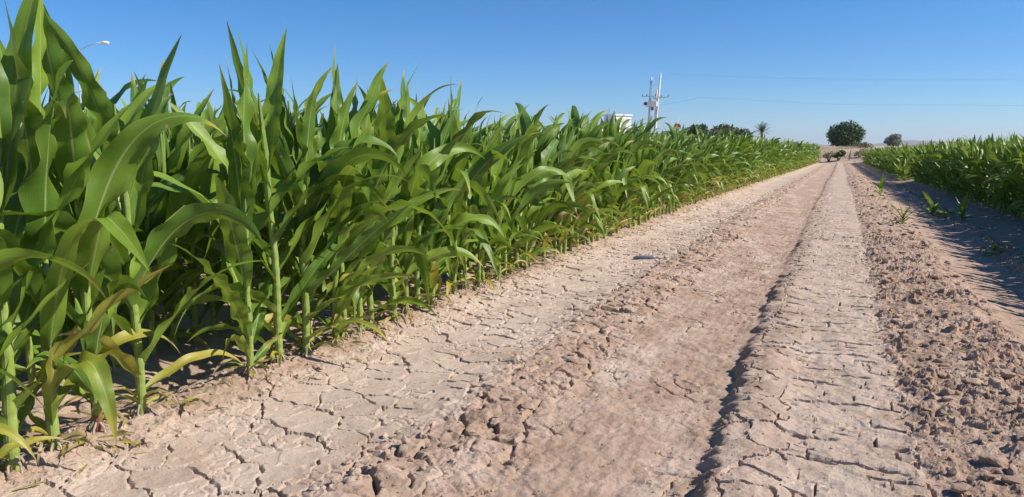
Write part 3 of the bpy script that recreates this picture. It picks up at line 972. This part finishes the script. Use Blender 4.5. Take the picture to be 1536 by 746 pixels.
def utility_pole(x, y, h, lean, arms, label, extra=None):
    z0 = gnd(x, y); h = h + DZ
    root = link('utility_pole', None, None, (x, y, z0 - .1), 0)
    top = (lean, 0, h - z0)
    mb = MB(); mb.tube([(0, 0, -.3), (lean * .5, 0, (h - z0) * .5), top], [.17, .15, .115], 10)
    mb.build('post', M_CONC, root, True)
    for az, off, ln in arms:
        f = az / (h - z0)
        mb = MB(); mb.box((lean * f + off, -.13, az), (ln, .09, .09)); mb.build('crossarm', M_GREYP, root)
        for q in (-.46, -.15, .46):
            mb = MB(); xx = lean * f + off + q * ln
            mb.tube([(xx, -.13, az + .04), (xx, -.13, az + .10), (xx, -.13, az + .2), (xx, -.13, az + .34)], [.035, .07, .05, .02], 7)
            mb.build('insulator', M_DARK, root, True)
    mb = MB(); mb.tube([(lean, 0, h - z0), (lean, 0, h - z0 + .12), (lean, 0, h - z0 + .26)], [.05, .13, .06], 8); mb.build('top_insulator', M_WHITE, root, True)
    if extra: extra(root, lean)
    tag(root, label, 'utility pole', 'pole structure behind the field')
    return root

def boxes(root, lean):
    for xo, zz in ((-.42, 4.0), (.30, 4.05)):
        mb = MB(); mb.box((xo, -.2, zz), (.36, .3, .62)); mb.build('meter_box', M_WHITE, root)
        mb = MB(); mb.box((xo - (.14 if xo > 0 else -.14), -.1, zz), (.3, .06, .06)); mb.build('bracket', M_GREYP, root)
utility_pole(-23.95, 103.3, 10.33, .35, [(6.85, -.15, 1.9)], 'pale pole carrying the short crossarm and the transformer')
utility_pole(-23.6, 105.6, 8.9, .28, [(6.6, .1, .9)], 'slimmer pale pole standing between and behind the other two')
utility_pole(-23.15, 103.5, 10.85, .72, [(6.7, .65, 1.5)], 'tallest pale pole, leaning, with white meter boxes and the wires', boxes)
def transformer():
    x, y = -23.45, 103.05; z = 6.55 + DZ
    root = link('transformer', None, None, (x, y, z), 0)
    mb = MB(); mb.box((.12, 0, .45), (1.25, .6, .62)); mb.build('tank', M_WHITE, root)
    mb = MB(); mb.tube([(-.62, 0, .5), (-.8, 0, .5), (-1.0, 0, .46)], [.22, .24, .18], 10); mb.build('bushing_drum', M_DARK, root, True)
    mb = MB(); mb.box((.1, .05, .10), (1.7, .45, .08)); mb.build('platform', M_GREYP, root)
    mb = MB(); mb.box((.15, -.05, -.18), (.3, .25, .42)); mb.build('cable_box', M_DARK, root)
    for q in (-.3, .1, .5):
        mb = MB(); mb.tube([(q, 0, .75), (q, 0, .9), (q, 0, 1.05)], [.05, .08, .03], 7); mb.build('insulator', M_GREYP, root, True)
    tag(root, 'white box transformer mounted between the pale poles', 'transformer')
transformer()
def wire(pts, label, rad=.0105):
    mb = MB(); mb.tube([(a_, b_, c_ + DZ) for a_, b_, c_ in pts], rad, 5); o = mb.build('overhead_wire', M_WIRE, None, True)
    tag(o, label, 'wire', 'wires strung from the poles')
def sag(a, b, s, n=28, wob=0):
    out = []
    for k in range(n + 1):
        t = k / n
        p = Vector(a).lerp(Vector(b), t)
        p.z -= s * 4 * t * (1 - t) - wob * math.sin(t * 17)
        out.append(tuple(p))
    return out
END = (44.0, 103.0)
utility_pole(END[0], END[1], 9.1, .0, [(6.7, 0, 1.5)], 'lone pale pole at the far end of the wires')
wire(sag((-22.42, 103.5, 10.95), (END[0], END[1], 9.05), .95), 'upper overhead wire running from the top of the tallest pole')
wire(sag((-22.75, 103.3, 6.85), (-17.4, 104.2, 7.75), .12) + sag((-17.4, 104.2, 7.75), (END[0], END[1], 6.55), 1.05, 28, .06)[1:], 'lower overhead wire with uneven sag below the upper wire')

M_LAMP = simple_mat('galvanised_steel', (.34, .42, .50), .5, .1, 2)
def lamp():
    x, y = -48.4, 38.3
    root = link('street_lamp', None, None, (x, y, DZ), 0)
    a = Vector((.92, .39, 0))
    mb = MB(); mb.tube([(0, 0, -.2), (0, 0, 4), (0, 0, 7.9)], [.07, .055, .035], 8); mb.build('pole', M_LAMP, root, True)
    mb = MB(); mb.tube([tuple(a * t + Vector((0, 0, 7.85 + .62 * math.sin(min(1, t / 1.7) * 1.57)))) for t in (0, .3, .6, .9, 1.3, 1.7)], .035, 6); mb.build('arm', M_GREYP, root, True)
    e = a * 1.95 + Vector((0, 0, 8.46))
    mb = MB(); mb.tube([tuple(e - a * .32), tuple(e - a * .2), tuple(e), tuple(e + a * .22), tuple(e + a * .3)], [.05, .11, .13, .10, .03], 8); mb.build('lamp_head', M_WHITE, root, True)
    tag(root, 'street lamp with curved arm and white head rising behind the maize', 'street lamp')
lamp()

def white_house():
    x, y = -33.0, 116.0; z0 = gnd(x, y)
    root = link('white_house', None, None, (x, y, z0), R(52))
    H1, H2 = 2.9, 4.75
    mb = MB(); mb.box((-.6, 0, H1 / 2 - .2), (7.0, 6, H1 + .4)); w = mb.build('wall', M_WHITE, root)
    mb = MB(); mb.box((.9, -1.2, (H1 + H2) / 2 - .1), (3.3, 2.4, H2 - H1 + .2)); mb.build('upper_wall', M_WHITE, root)
    mb = MB(); mb.box((-.6, 0, H1 + .003), (7.3, 6.3, .16)); mb.build('roof', M_GREYP, root)
    mb = MB(); mb.box((.9, -1.2, H2 + .08), (3.6, 2.7, .2)); mb.build('upper_roof', M_WHITE, root)
    for xx in (-.1, .9, 1.9):
        mb = MB(); mb.box((xx, -2.405, 4.1), (.75, .06, .34)); p = mb.build('window', M_GREYP, root)  # window strip in flat grey, standing in for the shade under the roof edge
        mb = MB(); mb.box((xx, -2.44, 3.89), (.85, .12, .06)); mb.build('sill', M_WHITE, p)
    for xx in (-3.2, -1.6, 2.0):
        mb = MB(); mb.box((xx, -3.005, 1.6), (1.0, .06, 1.0)); p = mb.build('window', M_GLASS, root)
        mb = MB(); mb.box((xx, -3.04, 1.05), (1.2, .12, .08)); mb.build('sill', M_GREYP, p)
    mb = MB(); mb.box((.1, -3.005, 1.05), (.95, .06, 2.1)); mb.build('door', M_DARK, root)
    mb = MB(); mb.tube([(-.3, -.6, H2 + .1), (-.3, -.6, H2 + 1.2)], .03, 6); mb.build('antenna', M_DARK, root, True)
    tag(root, 'white flat roofed house with upper room behind the maize', 'house')
white_house()

def road_sign():
    x, y = -17.1, 88.4; z0 = gnd(x, y)
    root = link('red_sign', None, None, (x, y, z0), R(10))
    mb = MB(); mb.tube([(0, .06, -.2), (0, .06, 3.5)], .035, 8); mb.build('post', M_GREYP, root, True)
    def octa(r, yy, a0=0, a1=8, t=.03):
        mb = MB(); P = [(r * math.cos(math.pi / 8 + k * math.pi / 4), r * math.sin(math.pi / 8 + k * math.pi / 4)) for k in range(8)]
        V = [(px, yy, 2.35 + pz) for px, pz in P] + [(px, yy + t, 2.35 + pz) for px, pz in P] + [(0, yy, 2.35), (0, yy + t, 2.35)]
        F = [[k, 8 + k, 8 + (k + 1) % 8, (k + 1) % 8] for k in range(8)]
        T = [[k, (k + 1) % 8, 16] for k in range(8)] + [[8 + (k + 1) % 8, 8 + k, 17] for k in range(8)]
        mb.add(V, F, T); return mb
    octa(.40, 0).build('plate', M_RED, root)
    mb = MB(); mb.box((0, -.008, 2.2), (.56, .012, .24)); mb.build('white_band', M_WHITE, root)
    tag(root, 'small red sign with white lower band above the maize tops', 'sign')
road_sign()

# ------------------------------------------------------------------ trees
def leaf_cloud(g_, centres, radii, count, size, squash=.85, up=.3, shell=.75):
    """many small leaf faces spread through lumpy lobes"""
    w = np.array([r ** 2 for r in radii]); w = w / w.sum()
    k = g_.choice(len(radii), count, p=w)
    d = g_.normal(size=(count, 3)); d /= np.linalg.norm(d, axis=1)[:, None]
    rad = (shell + (1 - shell) * g_.random(count)) * (.55 + .45 * g_.random(count) ** .4)
    c = np.array(centres)[k]; rr = np.array(radii)[k]
    P = c + d * (rad * rr)[:, None] * [1, 1, squash]
    lump = 1 + .34 * fbm(P[:, 0] * 1.7 + 5, P[:, 1] * 1.7 + P[:, 2] * 1.3, 19, 3)
    P = c + (P - c) * lump[:, None]
    nrm = d + g_.normal(size=(count, 3)) * .8 + [0, 0, up]
    nrm /= np.linalg.norm(nrm, axis=1)[:, None]
    a = np.cross(nrm, g_.normal(size=(count, 3))); a /= np.linalg.norm(a, axis=1)[:, None]
    b = np.cross(nrm, a)
    s = (size * g_.uniform(.6, 1.4, count))[:, None]
    V = np.stack([P - a * s, P + b * s * .45, P + a * s, P - b * s * .45], 1).reshape(-1, 3)
    F = np.arange(count * 4).reshape(-1, 4)
    T = np.repeat(g_.random(count), 4)[:, None] * np.ones((1, 3))
    return V, F, T

def tree(name, label, x, y, z, trunk_h, trunk_r, lobes, count, size, mat, seed, cat='tree', squash=.85, bark=None, group=None):
    g_ = np.random.default_rng(seed)
    root = link(name, None, None, (x, y, z), 0)
    bark = bark or M_BARK
    mb = MB()
    mb.tube([(0, 0, -.3), (.05, .02, trunk_h * .4), (-.04, .05, trunk_h)], [trunk_r * 1.25, trunk_r, trunk_r * .75], 9)
    mb.build('trunk', bark, root, True)
    for c, r in lobes[:8]:
        mb = MB(); c_ = Vector(c); s = Vector((-.04, .05, trunk_h * .92)); mid_ = s.lerp(c_, .5) + Vector((0, 0, .12 * r))
        mb.tube([tuple(s), tuple(mid_), tuple(c_)], [trunk_r * .5, trunk_r * .32, trunk_r * .12], 6)
        mb.build('limb', bark, root, True)
    V, F, T = leaf_cloud(g_, [c for c, r in lobes], [r for c, r in lobes], count, size, squash)
    link('crown', mesh_np('crown', V, F, None, T, True, [mat]), root)
    tag(root, label, cat, group)
    return root

M_TREE_D = crown_material('dark_foliage', (.030, .074, .020), (.085, .150, .038), .22)
M_TREE_G = crown_material('grey_green_foliage', (.09, .115, .06), (.17, .20, .11), .25)
M_TREE_HAZED = crown_material('haze_paled_foliage', (.20, .24, .16), (.30, .34, .23), .3)  # far tree: distance haze put into the lightened leaf colour
M_TREE_M = crown_material('mid_green_foliage', (.06, .11, .04), (.12, .19, .065), .2)
M_TREE_O = crown_material('olive_foliage', (.10, .105, .045), (.20, .19, .09), .25)
M_TREE_Y = crown_material('yellow_foliage', (.12, .12, .02), (.24, .22, .04), .25)
M_PALM = crown_material('palm_foliage', (.03, .06, .02), (.08, .12, .04), .15)
M_STRAW = crown_material('straw', (.36, .29, .17), (.60, .51, .34), .3)
M_BUSH = crown_material('bush_foliage', (.06, .10, .03), (.13, .18, .05), .25)

def lobes_round(g_, R_, zc, n, sq=.8):
    out = []
    for k in range(n):
        a = k * 2.399; q = 1 - 2 * (k + .5) / n
        rr = math.sqrt(1 - q * q)
        out.append(((R_ * .58 * rr * math.cos(a) * g_.uniform(.85, 1.15), R_ * .58 * rr * math.sin(a) * g_.uniform(.85, 1.15), zc + R_ * .52 * sq * q), R_ * g_.uniform(.36, .52)))
    return out
g_ = np.random.default_rng(3)
tree('broadleaf_tree', 'large round dark green tree alone on the tan horizon', 1.0, 230, gnd(1, 230), 1.8, .42, lobes_round(g_, 4.9, 3.0, 24, .80), 10000, .34, M_TREE_D, 21, squash=.85)
tree('broadleaf_tree', 'small grey green tree, leaf colour paled for haze, beyond the shaded maize', 17.9, 329, gnd(18, 329), 2.0, .22, [((0, 0, 3.4), 1.7), ((1.6, 0, 3.7), 1.5), ((-1.4, .4, 2.3), 1.6), ((.6, -.5, 1.6), 1.9), ((2.0, .2, 2.2), 1.3), ((-2.4, 0, 1.7), .9), ((-.8, 0, 1.0), 1.3), ((1.6, 0, 1.0), 1.2)], 2600, .3, M_TREE_HAZED, 22)
gt = 'trees behind the maize field'
tree('broadleaf_tree', 'dark green rounded treetop showing over the maize', -20.0, 119, gnd(-20, 119), 1.6, .2, lobes_round(g_, 2.1, 2.3, 10, .6), 3000, .2, M_TREE_M, 23, group=gt)
tree('broadleaf_tree', 'olive brown broad treetop showing over the maize', -15.9, 119, gnd(-16, 119), 1.5, .2, [((-1.1, 0, 2.2), 1.3), ((0, 0, 2.6), 1.2), ((.9, .2, 2.2), 1.2), ((-.2, -.4, 1.6), 1.4)], 2800, .18, M_TREE_O, 24, group=gt)
tree('broadleaf_tree', 'lower green treetop between the olive tree and the palm', -13.4, 118, gnd(-13, 118), 1.3, .15, [((-.5, 0, 2.0), 1.0), ((.4, 0, 1.9), 1.05), ((0, -.3, 1.4), 1.2)], 2000, .18, M_TREE_G, 25, group=gt)
tree('yellow_bush', 'yellow green bush beside the leaning pole', -22.2, 108, gnd(-22, 108), .6, .08, [((-.6, 0, 1.4), .95), ((.5, 0, 1.7), .9), ((0, 0, .8), 1.0), ((1.2, 0, 1.2), .7)], 1800, .16, M_TREE_Y, 26, cat='bush', group=gt)

def palm():
    x, y = -11.7, 129.5; z0 = gnd(x, y)
    root = link('palm_tree', None, None, (x, y, z0), 0)
    ht = 2.5
    mb = MB(); mb.tube([(0, 0, -.3), (.05, 0, ht * .5), (0, 0, ht)], [.28, .22, .2], 9); mb.build('trunk', M_PALMT, root, True)
    g2 = np.random.default_rng(41)
    for k in range(30):
        az = k * 2.399; el = R(78 - 95 * (k / 30)); L = g2.uniform(1.35, 1.75)
        P = []; d = Vector((math.cos(az) * math.cos(el), math.sin(az) * math.cos(el), math.sin(el))); p = Vector((0, 0, ht))
        for q in range(7):
            P.append(p.copy()); p = p + d * (L / 6); d = (d + Vector((0, 0, -.10))).normalized()
        side = Vector((-math.sin(az), math.cos(az), 0))
        V = []; F3 = []
        for q in range(1, 7):
            for sgn in (-1, 1):
                t = q / 6; ln = .48 * math.sin(.5 + t * 2.2)
                dirv = (side * sgn + (P[q] - P[q - 1]).normalized() * 1.1 + Vector((0, 0, -.25))).normalized()
                for off in (0, .5):
                    b0 = P[q - 1].lerp(P[q], off); b1 = P[q - 1].lerp(P[q], off + .4)
                    i0 = len(V); V += [tuple(b0), tuple(b1), tuple((b0 + b1) / 2 + dirv * ln)]; F3.append([i0, i0 + 1, i0 + 2])
        link('frond', mesh_np('frond', np.array(V), np.array(F3), None, np.full((len(V), 3), g2.random() * (1 if k < 22 else .6)), False, [M_PALM if k < 25 else M_STRAW]), root)
    tag(root, 'short fan crowned palm tree showing over the maize', 'palm tree', gt)
palm()

# ------------------------------------------------------------------ bank at the end of the track
def shrub(name, label, x, y, r, h, n, size, mat, seed, group=None):
    g2 = np.random.default_rng(seed)
    z = gnd(x, y)
    root = link(name, None, None, (x, y, z), 0)
    mb = MB()
    for k in range(7):
        a = k * .9; mb.tube([(0, 0, -.1), (math.cos(a) * r * .3, math.sin(a) * r * .3, h * .4), (math.cos(a) * r * .7, math.sin(a) * r * .7, h * .8)], [.03, .02, .008], 5)
    mb.build('stem', M_BARK, root, True)
    lb = [((math.cos(k * 2.4) * r * .5, math.sin(k * 2.4) * r * .5, h * g2.uniform(.35, .7)), r * g2.uniform(.4, .6)) for k in range(6)]
    V, F, T = leaf_cloud(g2, [c for c, q in lb], [q for c, q in lb], n, size, .8)
    link('foliage', mesh_np('foliage', V, F, None, T, True, [mat]), root)
    tag(root, label, 'shrub', group)
shrub('green_shrub', 'low dark green shrub at the end of the dirt track', -.10, 47.8, .42, .62, 700, .06, M_BUSH, 51)
shrub('dry_shrub', 'straw coloured dry shrub at the end of the dirt track', -.62, 47.6, .36, .75, 500, .055, M_STRAW, 52)
shrub('grey_shrub', 'grey green low shrub on the bank before the round tree', 1.3, 60, .8, .4, 700, .07, M_TREE_O, 54)
shrub('dry_shrub', 'pale dry shrub at the foot of the shaded maize row end', 1.0, 48.6, .4, .5, 400, .055, M_STRAW, 55)
def stake(x, y, h, label, lean=.1):
    root = link('wooden_stake', None, None, (x, y, gnd(x, y) - .05), 0)
    mb = MB(); mb.tube([(0, 0, -.2), (lean * .5, 0, h * .55), (lean, .02, h)], [.035, .03, .025], 7); mb.build('post', M_BARK, root, True)
    mb = MB(); mb.tube([(lean * .5, 0, h * .55), (lean * .5 + .14, 0, h * .8)], [.02, .01], 5); mb.build('branch_stub', M_BARK, root, True)
    tag(root, label, 'stake')
stake(.42, 47.7, .62, 'thin dark stake with stub at the end of the dirt track')
def dry_grass():
    g2 = np.random.default_rng(61); N = 3800
    x = g2.normal(size=N) * 3.2 + .6; y = g2.uniform(72.5, 92, N)
    cl = perlin(x * .7, y * .5, 5) > -.05
    x, y = x[cl], y[cl]; N = len(x)
    z = ground_z(x, y, np.full(N, 2.0))[0]
    h = g2.uniform(.12, .42, N) * (1 + .6 * perlin(x * .5, y * .5, 8)); a = g2.uniform(0, 6.28, N)
    w = .018
    dx = np.cos(a) * w; dy = np.sin(a) * w
    lx = g2.normal(size=N) * .15; ly = g2.normal(size=N) * .15
    V = np.stack([np.stack([x - dx, y - dy, z - .02], 1), np.stack([x + dx, y + dy, z - .02], 1), np.stack([x + lx, y + ly, z + h], 1)], 1).reshape(-1, 3)
    T = np.repeat(g2.random(N), 3)[:, None] * np.ones((1, 3))
    o = link('dry_grass', mesh_np('dry_grass', V * U, np.arange(3 * N).reshape(-1, 3), None, T, False, [M_STRAW]))
    tag(o, 'dry straw coloured grass on the bank at the end of the track', 'grass', kind='stuff')
dry_grass()

# ------------------------------------------------------------------ far hills
def hills():
    x = np.linspace(-7800, 7800, 260); yo = np.linspace(0, 1, 14)
    X, Tt = np.meshgrid(x, yo)
    h = np.clip(34 + 30 * fbm(x / 900 + 3.2, x * 0 + .5, 71, 4), 6, 90) * (.25 + .75 * np.exp(-((x - 620) / 620) ** 2) + .35 * (x < -1500))
    prof = np.sin(np.clip(Tt, 0, 1) * np.pi) ** .8
    Z = h[None, :] * prof + prof * 5 * fbm(X / 160, Tt * 6, 73, 3) - 3 + .75
    Y = 5600 + Tt * 900 + 120 * np.sin(X / 800)
    ny, nx = X.shape; idx = np.arange(ny * nx).reshape(ny, nx)
    F = np.stack([idx[:-1, :-1], idx[:-1, 1:], idx[1:, 1:], idx[1:, :-1]], -1).reshape(-1, 4)
    m = simple_mat('bare_hill', (.22, .17, .13), .95, .2, .01)
    o = link('hills', mesh_np('hills', np.stack([X, Y, Z], -1).reshape(-1, 3), F, None, None, True, [m]))
    tag(o, 'low bare hills fading into haze on the horizon', 'hills', kind='structure')
hills()

# ------------------------------------------------------------------ the air: thin haze out to the hills
def haze():
    mb = MB(); mb.box((0, 0, 55), (19400, 19400, 140))
    m, n, l, out = new_mat('haze_air')
    v = n.new('ShaderNodeVolumePrincipled')
    v.inputs['Color'].default_value = (.80, .88, 1.0, 1)
    v.inputs['Density'].default_value = 9e-5
    v.inputs['Anisotropy'].default_value = .2
    l.new(v.outputs[0], out.inputs['Volume'])
    o = mb.build('haze', m)
    tag(o, 'thin pale haze lying over the plain', 'haze', kind='stuff')
haze()
